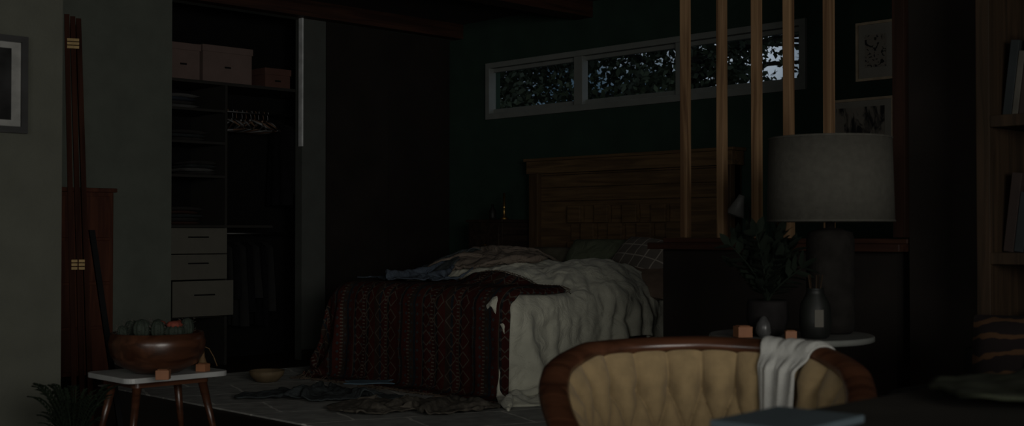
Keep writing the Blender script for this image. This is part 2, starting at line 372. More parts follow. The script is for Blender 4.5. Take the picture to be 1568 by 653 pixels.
for j in range(0,100,1):
    for e,dr in ((0,-1),(-1,1)):
        p=Vector(Kl[j,e])
        if dr==-1:
            q=[p,p+Vector((-.03+random.gauss(0,.01),random.gauss(0,.02),-.03)),p+Vector((-.08+random.gauss(0,.02),random.gauss(0,.03),-.05))]
            for w in q: w.z=max(w.z,.02)
        else: q=[p,p+Vector((.03,random.gauss(0,.01),.008)),p+Vector((.06,random.gauss(0,.02),-.01))]
        fr.tube(q,.003,5)
fr.build('kilim_fringe',M('fringe_wool',(.09,.068,.05),.95),parent=bed)
def crumple(cx,cy,w,h,ang,comp,z,mat,name,parent=None,steps=80,solid=.008,amp=1,disp=(),**k):
    nx=int(w/.022);ny=int(h/.022)
    u,v=np.meshgrid(np.linspace(-w/2,w/2,nx),np.linspace(-h/2,h/2,ny))
    R=np.stack([u,v,np.zeros_like(u)],-1)
    ph=rng.rand(6)*6
    out=1+.22*np.sin(u*7/w*1.3+ph[4])*1.0
    R[...,1]=v*out; R[...,0]=u*(1+.15*np.sin(v*9/h*.6+ph[5]))
    X=R.copy(); X[...,0]*=comp; X[...,1]*=comp**.7
    X[...,2]=amp*(.05*np.sin(u*14+ph[0]+2*np.sin(v*6+ph[1]))+.04*np.sin(v*17+ph[2]+2*np.sin(u*8+ph[3])))
    ca,sa=math.cos(ang),math.sin(ang)
    for T in (R,X):
        a=T[...,0]*ca-T[...,1]*sa; c=T[...,0]*sa+T[...,1]*ca; T[...,0]=a+cx;T[...,1]=c+cy;T[...,2]+=z
    Y=sim(R,X,steps=steps,**k)
    b=MB(); b.grid(Y); return b.build(name,mat,parent=parent,solid=solid,sub=1,disp=disp)
crumple(6.02,7.20,1.05,.50,1.5,.66,.92,bluecloth,'denim_shirt',bed,steps=50,infl=.105,ell=mounds,bend=.1,disp=((.1,.04),))
crumple(6.65,7.15,1.15,1.0,.6,.72,1.1,tancloth,'taupe_quilt',bed,infl=.085,ell=mounds,bend=.1,solid=.02,disp=((.15,.05),))
crumple(6.35,7.35,.6,.5,.3,.7,1.05,darkcloth,'dark_shirt',bed,infl=.11,ell=mounds,bend=.1,disp=((.1,.04),))
crumple(4.86,6.78,1.1,.55,-.85,.62,.15,darkcloth,'trousers_pile',None,steps=26,bed=False,bend=.3,floor=.035,disp=((.08,.03),))
crumple(4.93,5.92,1.05,.6,-.75,.60,.15,M('shawl_brown',(.085,.075,.06),.95,.5,26,.4,160),'shawl_pile',None,steps=26,bed=False,bend=.3,floor=.035,disp=((.08,.03),))
crumple(4.95,6.38,.30,.20,-.6,.7,.35,M('cloth_blue',(.08,.13,.17),.95),'blue_cloth',None,bed=False,floor=.14)
# mattress + base
boxes('mattress',[((5.72,5.87,.33),(7.84,7.69,.655))],sheetm,parent=bed,bevel=.06)
boxes('bed_base',[((5.80,5.95,.14),(7.84,7.61,.33)),((5.9,6.05,.012),(5.98,6.13,.14)),((5.9,7.45,.012),(5.98,7.53,.14)),((7.6,6.05,.0),(7.68,6.13,.14)),((7.6,7.45,.0),(7.68,7.53,.14))],dark_wood,parent=bed)
# headboard
b=MB(); y0,y1=5.63,7.82; zt=1.74
b.box((7.88,y0,.0),(7.96,y1,1.70))
b.box((7.83,y1-.11,.0),(7.97,y1,zt),1); b.box((7.83,y0,.0),(7.97,y0+.11,zt),1)
b.box((7.82,y0-.02,zt-.11),(7.975,y1+.02,zt),0)
b.box((7.80,y0-.04,zt),(7.98,y1+.04,zt+.025),0)
for z in (1.38,1.50,1.61): b.box((7.868,y0+.11,z),(7.885,y1-.11,z+.008),1)
nc=8; cw=.155
for r in range(5):
    for c in range(nc):
        yy=6.10+c*cw; zz=.57+r*cw; hi=(r+c)%2
        if hi: b.box((7.815,yy+.004,zz+.004),(7.885,yy+cw-.004,zz+cw-.004),0)
        else:
            b.box((7.862,yy+.004,zz+.004),(7.885,yy+cw-.004,zz+cw-.004),0)
            b.box((7.850,yy+.02,zz+.035),(7.885,yy+cw-.02,zz+cw-.035),0)
b.build('headboard',[oak,oak_z],parent=bed,bevel=.007)
def pillow(name,w,h,t,mat,at,rot,parent=None,n=22):
    u,v=np.meshgrid(np.linspace(-1,1,n),np.linspace(-1,1,n))
    e=((1-np.abs(u)**2.6)*(1-np.abs(v)**2.6)).clip(0)**.5
    pin=1-.07*(1-np.abs(v)**2)*np.abs(u)
    b=MB()
    wr=.06*np.sin(u*7+v*3)*e+.05*np.sin(v*9-u*4)*e
    for sg in (1,-1):
        P=np.stack([u*w/2,v*h/2*pin,sg*t/2*(e+wr*.5)],-1); b.grid(P,flip=sg<0)
    o=b.build(name,mat,parent=parent,at=at,sub=1); o.rotation_euler=rot; return o
def plaid(name,c0,c1,sc):
    m,nt,bs=base(name); N=nt.nodes;L=nt.links
    tc=N.new('ShaderNodeTexCoord')
    w=N.new('ShaderNodeTexWave'); w.inputs['Scale'].default_value=sc; w.bands_direction='X'; w.wave_profile='SAW'; L.new(tc.outputs['Object'],w.inputs[0])
    w2=N.new('ShaderNodeTexWave'); w2.inputs['Scale'].default_value=sc; w2.bands_direction='Y'; w2.wave_profile='SAW'; L.new(tc.outputs['Object'],w2.inputs[0])
    mx=N.new('ShaderNodeMath'); mx.operation='MAXIMUM'; L.new(w.outputs['Fac'],mx.inputs[0]); L.new(w2.outputs['Fac'],mx.inputs[1])
    g=N.new('ShaderNodeMath'); g.operation='GREATER_THAN'; g.inputs[1].default_value=.9; L.new(mx.outputs[0],g.inputs[0])
    x=N.new('ShaderNodeMix'); x.data_type='RGBA'; L.new(g.outputs[0],x.inputs[0]); x.inputs[6].default_value=(*c0,1); x.inputs[7].default_value=(*c1,1); L.new(x.outputs[2],bs.inputs['Base Color']); bs.inputs['Roughness'].default_value=.95
    return m
R=math.radians
pillow('green_pillow',.70,.45,.2,greencloth,(7.46,6.68,.86),(R(58),0,R(-90)),bed)
pillow('plaid_pillow',.62,.48,.22,plaid('pillow_plaid',(.11,.095,.08),(.30,.27,.23),3),(7.36,6.12,.87),(R(48),R(6),R(-96)),bed)
pillow('brown_pillow',.66,.45,.18,M('pillow_brown',(.14,.10,.075),.95),(7.25,5.98,.76),(R(25),R(8),R(-85)),bed)
pillow('olive_pillow',.6,.42,.18,M('pillow_olive',(.10,.09,.065),.95),(7.58,7.3,.80),(R(60),0,R(-90)),bed)

# ------------------------------------------------------------ far chest + items
b=MB(); b.box((7.58,7.90,.06),(7.96,8.34,1.20)); b.box((7.56,7.88,1.20),(7.97,8.36,1.225))
for z in (.12,.48,.84): b.box((7.565,7.93,z),(7.58,8.31,z+.32)); b.box((7.55,8.09,z+.15),(7.566,8.15,z+.165),1)
for x in (7.6,7.9):
    for y in (7.92,8.28): b.box((x,y,0),(x+.04,y+.04,.06))
b.build('chest_of_drawers',[dark_wood,brass],bevel=.004)
b=MB(); b.lathe([(.04,0),(.042,.01),(.015,.03),(.01,.10),(.02,.11),(.012,.12),(.011,.24)],n=16); b.build('brass_candlestick',brass,at=(7.72,8.02,1.225))
b=MB(); b.lathe([(.03,0),(.035,.02),(.035,.08),(.012,.11),(.012,.14)],n=16); b.build('small_bottle',bottle_m,at=(7.7,8.15,1.225))
b=MB(); b.box((7.55,5.0,.3),(7.95,5.55,.62)); b.box((7.53,4.98,.62),(7.97,5.57,.645))
for x in (7.57,7.89):
    for y in (5.02,5.49): b.box((x,y,0),(x+.04,y+.04,.3))
b.build('nightstand',dark_wood,bevel=.004)
g=grp('reading_lamp',(7.72,5.38,.645))
b=MB(); b.lathe([(.08,0),(.08,.015),(.015,.02)],n=24); b.tube([(0,0,.015),(0,0,.62),(-.01,.03,.66),(-.03,.07,.70)],.007)
b.build('stand',black,parent=g)
b=MB(); b.lathe([(.025,.0),(.03,-.03),(.075,-.16),(.073,-.16),(.028,-.03)],n=24); o=b.build('shade',M('lamp_metal_grey',(.10,.10,.095),.5),parent=g,at=(-.03,.05,.74)); o.rotation_euler=(R(14),R(14),0)
b=MB(); b.lathe([(.035,0),(.035,.10),(.01,.12),(.01,.66),(.018,.66),(.018,.78)],n=16); b.build('candle_holder',brass,at=(7.7,5.12,.645))

# ------------------------------------------------------------ framed art on green wall
def picture(name,y0,y1,z0,z1,frame,seed,x=7.998):
    g=grp(name,(x,(y0+y1)/2,(z0+z1)/2)); w=(y1-y0)/2; h=(z1-z0)/2; f=.018
    boxes('frame',[((-.03,-w,-h),(0,w,-h+f)),((-.03,-w,h-f),(0,w,h)),((-.03,-w,-h+f),(0,-w+f,h-f)),((-.03,w-f,-h+f),(0,w,h-f))],frame,parent=g)
    boxes('mat_board',[((-.018,-w+f,-h+f),(-.012,w-f,h-f))],paper,parent=g)
    m,nt,bs=base(name+'_print'); N=nt.nodes;L=nt.links
    tc=N.new('ShaderNodeTexCoord'); n=N.new('ShaderNodeTexNoise'); n.inputs['Scale'].default_value=14 if seed==2 else 9; n.inputs['Distortion'].default_value=3 if seed==2 else 1; n.inputs['Detail'].default_value=3
    mp=N.new('ShaderNodeMapping'); mp.inputs['Location'].default_value=(seed,seed,0); mp.inputs['Scale'].default_value=(1,1,1) if seed==2 else (1,1.6,.6); L.new(tc.outputs['Object'],mp.inputs[0]); L.new(mp.outputs[0],n.inputs[0])
    r=N.new('ShaderNodeValToRGB'); r.color_ramp.interpolation='CONSTANT' if seed==2 else 'LINEAR'; r.color_ramp.elements[0].position=0 if seed==2 else .42; r.color_ramp.elements[0].color=(.012,.013,.015,1); r.color_ramp.elements[1].position=.42+.12*(seed%2); r.color_ramp.elements[1].color=(.22,.2,.17,1)
    L.new(n.outputs[0],r.inputs[0]); L.new(r.outputs[0],bs.inputs['Base Color'])
    q=.55 if seed%2==0 else .72
    boxes('print',[((-.021,-w*q,-h*q),(-.0185,w*q,h*q))],m,parent=g)
pal=M('frame_pale_wood',(.42,.34,.24),.5)
picture('framed_ink_print',4.336,4.64,2.19,2.61,pal,2)
picture('framed_photo_print',4.345,4.88,1.62,2.07,pal,3)
g=grp('framed_photograph',(2.165,5.798,1.80)); w=.275;h=.228;f=.03
boxes('frame',[((-w,-.03,-h),(w,0,-h+f)),((-w,-.03,h-f),(w,0,h)),((-w,-.03,-h+f),(-w+f,0,h-f)),((w-f,-.03,-h+f),(w,0,h-f))],M('frame_dark',(.022,.022,.022),.4),parent=g)
boxes('mat_board',[((-w+f,-.014,-h+f),(w-f,-.008,h-f))],M('mat_grey',(.17,.17,.16),.8),parent=g)
boxes('print',[((-w+.075,-.017,-h+.06),(w-.075,-.0145,h-.06))],M('photo_dark',(.012,.012,.012),.7,.6,8,spec=.1),parent=g)

# ------------------------------------------------------------ closet fittings
b=MB()
b.box((4.955,9.12,2.345),(6.495,9.675,2.37))
b.box((5.53,9.12,0.0),(5.552,9.675,2.345))
for z in (2.115,1.845,1.565,1.15): b.box((4.955,9.12,z),(5.53,9.675,z+.02))
b.box((4.955,9.16,.40),(5.53,9.675,.42))
b.box((5.552,9.12,1.15),(6.0,9.675,1.17))
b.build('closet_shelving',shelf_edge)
b=MB()
for z0,z1,d in ((.935,1.145,0),(.722,.927,0),(.425,.714,.10)):
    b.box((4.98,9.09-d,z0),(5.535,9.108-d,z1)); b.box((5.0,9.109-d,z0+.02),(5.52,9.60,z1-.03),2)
    zc=(z0+z1)/2+.03; b.box((5.17,9.082-d,zc-.006),(5.36,9.0899-d,zc+.006),1)
b.build('closet_drawers',[closet_lam,black,closet_dark],bevel=.003)
def carton(name,x0,x1,z0,z1,y0,mat):
    b=MB(); b.box((x0,y0,z0),(x1,y0+.36,z1)); b.box((x0-.008,y0-.008,z1-.05),(x1+.008,y0+.368,z1+.006)); b.box(((x0+x1)/2-.03,y0-.004,(z0+z1)/2-.03),((x0+x1)/2+.03,y0,(z0+z1)/2-.015),1)
    b.build(name,[mat,black],bevel=.006)
carton('storage_box',5.00,5.30,2.371,2.66,9.14,pinkbox)
carton('storage_box.001',5.33,5.80,2.371,2.67,9.14,pinkbox)
carton('shoe_box',5.935,6.19,2.371,2.53,9.14,redbox)
def stack(name,x,z,n,w,mats):
    b=MB()
    for i in range(n):
        t=.028; zz=z+i*t; ww=w*random.uniform(.8,1); ox=random.uniform(-.02,.02)
        u,v=np.meshgrid(np.linspace(-1,1,14),np.linspace(-1,1,10))
        e=((1-np.abs(u)**6)*(1-np.abs(v)**6)).clip(0)**.5
        for sg in (1,-1):
            P=np.stack([x+ox+u*ww/2,9.29+v*.15+random.uniform(-.01,.01),zz+t/2+sg*t/2*e+.012*(1-u**2)*(i/n)],-1); b.grid(P,mi=i%len(mats),flip=sg<0)
    b.build(name,mats)
midcloth=M('folded_mid',(.045,.042,.04),.95)
stack('folded_shirts',5.15,2.137,4,.30,[foldm,midcloth,bluecloth]); stack('folded_jeans',5.22,1.867,3,.34,[midcloth,darkcloth])
stack('folded_sweaters',5.33,1.587,4,.30,[midcloth,foldm,darkcloth]); stack('folded_towels',5.18,1.172,5,.34,[redbox,midcloth,darkcloth])
crumple(0,0,.18,.18,0,.5,.2,foldm,'linen_bag',None,bed=False,steps=30).location=(5.868,9.3,2.36)
b=MB(); b.tube([(5.556,9.4,2.16),(6.495,9.4,2.16)],.012); b.tube([(5.556,9.4,1.10),(6.495,9.4,1.10)],.012); b.build('closet_rods',M('chrome',(.06,.06,.06),.5,metal=1))
b=MB()
for i in range(12):
    x=5.64+i*.045+random.uniform(-.01,.01); z=2.16
    tw=random.uniform(-.5,.5); c,s_=math.cos(tw),math.sin(tw)
    def T(dy,dz): return (x+s_*dy,9.4+c*dy,z+dz)
    b.tube([T(-.012,.0),T(-.01,.016),T(.006,.016),T(.012,0),T(0,-.03),T(0,-.06)],.003,6,mi=i%2)
    b.tube([T(0,-.06),T(.10,-.10),T(.21,-.16),T(0,-.165),T(-.21,-.16),T(-.10,-.10),T(0,-.06)],.008,6,mi=i%2)
b.build('clothes_hangers',[M('hanger_wood',(.15,.09,.06),.5),M('hanger_white',(.18,.18,.18),.5)])
def garment(bm,x,ztop,zbot,w,mi):
    nu,nv=14,12; u,v=np.meshgrid(np.linspace(-1,1,nu),np.linspace(0,1,nv)); ph=random.random()*6
    ww=w*(.75+.25*v)
    for sg in (1,-1):
        P=np.stack([x+sg*(.012+.02*v)*(1-np.abs(u)**4)+.012*np.sin(u*9+ph+v*2)*v,9.4+u*ww/2,ztop-(ztop-zbot)*v-.05*np.abs(u)*(1-v)],-1); bm.grid(P,mi=mi,flip=sg<0)
gm=M('garment_black',(.006,.006,.007),.95,spec=.1); gm2=M('garment_grey',(.016,.016,.016),.95,spec=.1)
b=MB()
for i,x in enumerate(np.linspace(6.26,6.45,4)): garment(b,x,2.08,1.35+.1*(i%3),.42,i%2)
b.build('hanging_shirts',[gm,gm2])
b=MB()
for i,x in enumerate(np.linspace(5.62,6.1,8)): garment(b,x,1.03,.30+.12*(i%3),.36,i%2)
b.build('hanging_trousers',[gm,gm2])

# ------------------------------------------------------------ left side: chest, screen, table
b=MB(); b.box((3.55,8.52,.08),(4.24,8.975,1.40)); b.box((3.53,8.50,1.40),(4.26,8.98,1.43))
for i in range(4): z=.11+i*.32; b.box((3.58,8.508,z),(4.21,8.52,z+.30)); b.lathe([(.012,0),(.015,.02)],c=(3.8,8.5),n=12,mi=1,zoff=z+.15)
for x in (3.57,4.18):
    for y in (8.54,8.92): b.box((x,y,0),(x+.04,y+.04,.08))
b.build('tall_dresser',[red_wood_z,brass],bevel=.004)
sc=grp('folding_screen',(*loc(-2.43,6.75),0),A+R(19.8))
screen_m=wood('wood_screen',(.016,.007,.005),(.034,.014,.009),2,.9,1.2,.05)
b=MB()
def slab(xt,xb,zh,y0,y1,z0,z1,mi,t):
    def X(z): return xb+(xt-xb)*z/zh
    vs=[(X(z)+dx,y,z) for dx in (-t/2,t/2) for y in (y0,y1) for z in (z0,z1)]
    b.add(vs,[(0,1,3,2),(4,6,7,5),(0,4,5,1),(2,3,7,6),(0,2,6,4),(1,5,7,3)],mi)
for i in range(3):
    xt=.0+.030*i; xb=.055+.043*i; zt2=2.30-.01*i; q=(xt,xb,2.3)
    slab(*q,0,.05,0,zt2,0,.027); slab(*q,.40,.45,0,zt2,0,.027); slab(*q,.05,.40,0,.1,0,.027); slab(*q,.05,.40,zt2-.06,zt2,0,.027); slab(*q,.05,.40,.1,zt2-.06,1,.008)
slab(.135,.30,1.15,.1,.45,0,1.12,1,.03)
for z in (2.14,.93):
    for i in range(2):
        xx=(.055+.043*i)+((.030*i)-(.055+.043*i))*z/2.3
        for dz in (-.028,-.008,.012): b.box((xx-.002,-.006,z+dz),(xx+.030,.001,z+dz+.016),2)
b.build('panels',[screen_m,black,hinge_m],parent=sc,bevel=.0015)

def rounded_slab(bm,x0,x1,y0,y1,z0,z1,r,mi=0):
    pts=[]
    for cx,cy,a0 in ((x1-r,y1-r,0),(x0+r,y1-r,90),(x0+r,y0+r,180),(x1-r,y0+r,270)):
        for k in range(7): a=R(a0+15*k); pts.append((cx+r*math.cos(a),cy+r*math.sin(a)))
    n=len(pts); bm.add([(x,y,z0) for x,y in pts]+[(x,y,z1) for x,y in pts],[tuple(range(n))[::-1],tuple(range(n,2*n))]+[(i,(i+1)%n,n+(i+1)%n,n+i) for i in range(n)],mi)
t=grp('marble_side_table',(2.985,5.53,0))
b=MB(); rounded_slab(b,-.27,.27,-.22,.22,.405,.43,.05); b.build('top',marble,parent=t,bevel=.003)
b=MB(); rounded_slab(b,-.20,.20,-.15,.15,.375,.405,.03)
for sx in (-1,1):
    for sy in (-1,1): b.tube([(sx*.17,sy*.12,.39),(sx*.24,sy*.18,0)],[.022,.012],10)
b.build('legs',walnut,parent=t)
cb=(2.955,5.48)
pl=grp('cactus_bowl',(cb[0],cb[1],.43))
b=MB(); b.lathe([(.10,0),(.125,.012),(.19,.045),(.218,.09),(.228,.145),(.216,.195),(.204,.195),(.204,.165),(.0,.165)],n=48)
b.build('bowl',walnut,parent=pl)
b=MB(); b.lathe([(.203,.16),(.199,.173),(.0,.177)],n=32); b.build('soil',soil,parent=pl)
b=MB()
for i,(lx,ly,r,h,mi) in enumerate([(-.13,.03,.035,.08,0),(-.06,-.05,.04,.09,0),(.0,.06,.03,.06,1),(.02,-.06,.032,.085,0),(.09,-.03,.045,.065,1),(.13,.05,.03,.09,0),(-.15,-.06,.022,.06,0),(-.03,.12,.03,.08,0),(.08,.10,.03,.06,1)]):
    X,Y=.716*lx+.698*ly,-.698*lx+.716*ly
    prof=[(r*.6,0),(r,h*.3),(r*1.02,h*.6),(r*.7,h*.9),(r*.15,h)]
    b.lathe(prof,c=(X,Y),n=40,mi=0,rib=.09,ribn=10,zoff=.17)
    if mi: b.lathe([(r*.7,h*.78),(r*.85,h*.95),(r*.6,h*1.18),(r*.1,h*1.25)],c=(X,Y),n=24,mi=1,rib=.1,ribn=8,zoff=.17)
    for k in range(40):
        a=random.random()*6.28; zz=random.uniform(.2,1)*h; p0=Vector((X+r*math.cos(a),Y+r*math.sin(a),.17+zz)); b.tube([p0,p0+Vector((math.cos(a)*.012,math.sin(a)*.012,.006))],.0009,3,mi=2)
b.build('cacti',[cactus_m,cactus_r,label_m],parent=pl)
def block(name,at,s,rz,mat=block_m):
    b=MB(); b.box((-s/2,-s/2,0),(s/2,s/2,s*.72)); b.box((-s*.38,-s*.38,s*.72),(s*.38,s*.38,s*.78)); b.build(name,mat,at=at,rz=rz,bevel=.002)
X,Y=loc(-1.60,5.70); block('wooden_coaster_block',(X,Y,.431),.06,A+.1)
X,Y=loc(-1.50,6.03); block('wooden_coaster_block',(X,Y,.431),.05,A-.3)
b=MB(); b.lathe([(.02,0),(.022,.03),(.012,.06),(.008,.10)],n=14)
b.tube([(0,0,.09),(.01,.0,.11),(.03,-.01,.10),(.05,-.02,.06),(.065,-.03,.012)],.002,6); b.build('incense_holder',M('holder_ochre',(.12,.07,.03)),at=(*loc(-1.53,6.14),.43))
fx,fy=loc(-1.84,5.22); fe=grp('potted_fern',(fx,fy,0))
b=MB(); b.lathe([(.09,0),(.11,.02),(.14,.19),(.15,.2),(.135,.2),(.13,.17),(.0,.17)],n=28); b.build('pot',pot_dark,parent=fe)
b=MB()
for k in range(80):
    a=random.random()*6.28; sp=random.uniform(.02,.20); hh=random.uniform(.14,.30)
    pts=[Vector((math.cos(a)*sp*t_,math.sin(a)*sp*t_,.17+hh*math.sin(t_*1.6))) for t_ in np.linspace(0,1,9)]
    b.tube(pts,.002,4)
    for i in range(1,9):
        for sg in (-1,1):
            d=(pts[i]-pts[i-1]).normalized(); sd=d.cross(Vector((0,0,1)))
            if sd.length<1e-3: sd=Vector((1,0,0))
            sd=sd.normalized()*sg
            for q in (0,.5): b.leaf(pts[i-1].lerp(pts[i],q),d*.9+sd+Vector((0,0,.1)),.045*(1.1-i/12),.009,nrm=(0,0,1))
b.build('fronds',leaf_fern,parent=fe)
b=MB(); b.lathe([(.05,0),(.08,.008),(.12,.05),(.13,.085),(.122,.085),(.11,.05),(.0,.02)],n=32); b.build('brass_bowl',M('bowl_ochre',(.14,.10,.055),.7),at=(5.06,7.76,.013))

# ------------------------------------------------------------ lamp table group
TZ=.67
tx,ty=loc(1.19,5.30); tg=grp('round_side_table',(tx,ty,0))
b=MB(); b.lathe([(.33,.642),(.345,.648),(.345,.665),(.34,TZ)],n=64); b.build('top',M('marble_table',(.13,.135,.125),.35,.2,6),parent=tg)
b=MB(); b.lathe([(.20,0),(.20,.015),(.03,.03),(.025,.30),(.03,.60),(.12,.642)],n=32); b.build('pedestal',black,parent=tg)
lx,ly=loc(1.375,5.36); lg=grp('table_lamp',(lx,ly,TZ))
b=MB(); b.lathe([(.085,0),(.098,.012),(.102,.05),(.102,.40),(.094,.435),(.05,.45),(.02,.455),(.02,.48)],n=48); b.build('base',ceramic,parent=lg)
b=MB(); b.lathe([(.012,.48),(.012,.54)],n=16,mi=0); b.lathe([(.03,.54),(.045,.60),(.03,.65)],n=16,mi=1)
for k in range(3):
    a=k*2.094; b.tube([(0,0,.52),(.262*math.cos(a),.262*math.sin(a),.52)],.003,6)
b.build('fitter',[brass,paper],parent=lg)
b=MB()
n=64; prof=[(.268,.485),(.258,.84)]
vs=[];fs=[]
for r,z in prof:
    for i in range(n): a=2*math.pi*i/n; vs.append((r*math.cos(a),r*math.sin(a),z))
fs=[(i,(i+1)%n,n+(i+1)%n,n+i) for i in range(n)]; b.add(vs,fs,0,True)
for r,z in prof: b.tube([(r*math.cos(2*math.pi*i/48),r*math.sin(2*math.pi*i/48),z) for i in range(49)],.004,6)
b.build('shade',shade_m,parent=lg,solid=.003)
zx,zy=loc(1.08,5.25); zg=grp('potted_zz_plant',(zx,zy,TZ))
b=MB(); b.lathe([(.055,0),(.07,.01),(.088,.07),(.085,.14),(.08,.15),(.072,.14),(.0,.13)],n=32); b.build('pot',pot_dark,parent=zg)
b=MB()
for k in range(20):
    a=random.random()*6.28; sp=random.uniform(.04,.17); hh=random.uniform(.14,.31)
    pts=[Vector((math.cos(a)*sp*t_**1.6,math.sin(a)*sp*t_**1.6,.13+hh*t_)) for t_ in np.linspace(0,1,9)]
    b.tube(pts,[.006-.0004*i for i in range(9)],6)
    for i in range(2,9):
        d=(pts[i]-pts[i-1]).normalized(); sd=d.cross(Vector((math.sin(k),math.cos(k),.3))).normalized()
        for sg in (-1,1): b.leaf(pts[i],d*.8+sd*sg,.085,.038,nrm=(random.gauss(0,.4),random.gauss(0,.4),1))
    b.leaf(pts[-1],pts[-1]-pts[-2],.08,.035)
b.build('leaves',leaf_dark,parent=zg)
bx,by=loc(1.245,5.10); bg=grp('pencil_vase',(bx,by,TZ))
b=MB(); b.lathe([(.045,0),(.058,.01),(.066,.07),(.060,.14),(.038,.18),(.034,.20),(.038,.205),(.03,.205),(.028,.18)],n=32); b.build('body',bottle_m,parent=bg)
b=MB(); b.box((-.018,-.0675,.05),(.018,-.0655,.12)); b.build('label',label_m,parent=bg,rz=A)
b=MB()
for k in range(5): a=k*1.3; b.tube([(0.0,0,.06),(.03*math.cos(a),.03*math.sin(a),.26)],.003,6)
b.build('brushes',case_wood,parent=bg)
X,Y=loc(.955,5.14); block('wooden_coaster_block',(X,Y,TZ+.001),.062,A+.2)
X,Y=loc(1.135,5.06); block('wooden_coaster_block',(X,Y,TZ+.001),.045,A-.1)
b=MB(); b.lathe([(.02,0),(.035,.02),(.03,.06),(.012,.085),(.0,.09)],n=7,rib=.15,ribn=3); b.build('crystal_stone',M('crystal',(.05,.05,.05),.3,.3,20),at=(*loc(1.04,5.13),TZ))

# ------------------------------------------------------------ bookcase
bc=grp('bookcase',(5.1,2.40,0))
b=MB()
b.box((0,-.06,0),(.39,0,2.9)); b.box((0,-1.4,0),(.39,-1.35,2.9))
for z in (.06,.40,.97,1.55,2.15,2.85): b.box((.0,-1.35,z),(.39,-.06,z+.05))
b.box((.375,-1.35,0),(.39,-.06,2.9),1)
b.build('case',[case_wood,black],parent=bc,bevel=.003)
bookm=[M('book_a',(.018,.018,.016)),M('book_b',(.030,.027,.022)),M('book_c',(.008,.011,.012)),M('book_d',(.014,.008,.006)),M('book_e',(.045,.042,.034))]
b=MB()
for z in (1.6,1.02,.45,2.2):
    y=-.07
    while y>-1.25:
        w=random.uniform(.018,.045); h=random.uniform(.24,.36)
        rot=Matrix.Rotation(R(7) if y>-.2 else 0,3,'X')
        b.box((.10,y-w,z),(.34,y,z+h),(random.randrange(5) if z==1.6 else random.choice((2,3))),rot=rot,piv=(.06,y-w,z)); y-=w+(.035 if y>-.2 and y<-.15 else .003)
b.build('books',bookm,parent=bc,bevel=.002)
sf=grp('dark_sofa',(4.12,.75,0))
boxes('frame',[((.1,.0,.12),(.9,1.6,.38)),((.72,.0,.38),(.9,1.6,.64)),((.1,.0,.38),(.9,.14,.52)),((.1,1.46,.38),(.9,1.6,.52))],sofa_m,parent=sf,bevel=.03)
boxes('legs',[((.14,.05,0),(.19,.1,.12)),((.8,.05,0),(.85,.1,.12)),((.14,1.5,0),(.19,1.55,.12)),((.8,1.5,0),(.85,1.55,.12))],dark_wood,parent=sf)
def zig():
    m,nt,bs=base('cushion_zigzag'); N=nt.nodes;L=nt.links
    tc=N.new('ShaderNodeTexCoord'); w=N.new('ShaderNodeTexWave'); w.bands_direction='Y'; w.inputs['Scale'].default_value=4.2; w.inputs['Distortion'].default_value=3; w.inputs['Detail Scale'].default_value=2.5
    L.new(tc.outputs['Object'],w.inputs[0]); r=N.new('ShaderNodeValToRGB'); r.color_ramp.elements[0].position=.78; r.color_ramp.elements[0].color=(.008,.006,.006,1); r.color_ramp.elements[1].position=.9; r.color_ramp.elements[1].color=(.042,.022,.011,1)
    L.new(w.outputs[0],r.inputs[0]); L.new(r.outputs[0],bs.inputs['Base Color']); bs.inputs['Roughness'].default_value=.95; bs.inputs['Specular IOR Level'].default_value=.1; return m
pillow('zigzag_cushion',.5,.44,.16,zig(),(.52,1.18,.585),(R(66),0,R(-70)),sf)

# ------------------------------------------------------------ tufted barrel chair
cx,cy=loc(.55,3.55); ch=grp('tufted_barrel_chair',(cx,cy,0),A+R(-7))
a_,b_=.43,.37
TH=R(118); RT=.75
def rimz(th):
    return float(np.interp(abs(th)/TH,[0,.45,.7,.88,1],[RT,RT-.01,RT-.055,RT-.125,RT-.185]))
def rimp(th,f=1.0,dz=0): return (a_*f*math.sin(th),b_*f*math.cos(th)*(1 if math.cos(th)>0 else 1.25),rimz(th)+dz)
ths=np.linspace(-TH,TH,90)
b=MB()
path=[rimp(t_) for t_ in ths]; e0=path[0];e1=path[-1]
path=[(e0[0]*.9,e0[1]-.03,.44),(e0[0]*.98,e0[1]-.02,.50)]+path+[(e1[0]*.98,e1[1]-.02,.50),(e1[0]*.9,e1[1]-.03,.44)]
b.tube(path,.044,16,rad2=.027); b.build('rim',walnut,parent=ch)
nz=14; P=np.zeros((nz,90,3))
for j in range(nz):
    q=j/(nz-1)
    for i,t_ in enumerate(ths):
        x,y,z=rimp(t_); zz=.30+(z-.30)*q; f=.84+.15*q; P[j,i]=(x*f,y*f,zz)
b=MB(); b.grid(P); b.build('outer_shell',walnut,parent=ch,solid=.012)
nz=70; ni=340; tt=np.linspace(-TH*.97,TH*.97,ni); P=np.zeros((nz,ni,3))
arc=0; prev=None; BZ=.612
for i,t_ in enumerate(tt):
    x,y,z=rimp(t_)
    if prev: arc+=math.hypot(x-prev[0],y-prev[1])
    prev=(x,y)
    nx_,ny_=math.sin(t_)/a_,math.cos(t_)/b_; l=math.hypot(nx_,ny_); nx_/=l;ny_/=l
    for j in range(nz):
        q=j/(nz-1); zt_=z-.008; zz=.40+(zt_-.40)*q
        s_=arc/.118; tv=(zz-BZ)/.13
        if tv>0: puff=abs(math.sin(math.pi*s_))**.45
        else: puff=(abs(math.sin(math.pi*(s_+tv/2)))*abs(math.sin(math.pi*(s_-tv/2))))**.22
        rr=round(s_); db=math.hypot(s_-rr,tv*1.1)
        pit=math.exp(-(db/.22)**2)
        edge=min(1,(1-q)*4.5)**.6
        dep=(.026+.042*puff-.022*pit)*(.30+.70*edge)
        f=.87+.10*q
        P[j,i]=(x*f-nx_*dep,y*f-ny_*dep,zz)
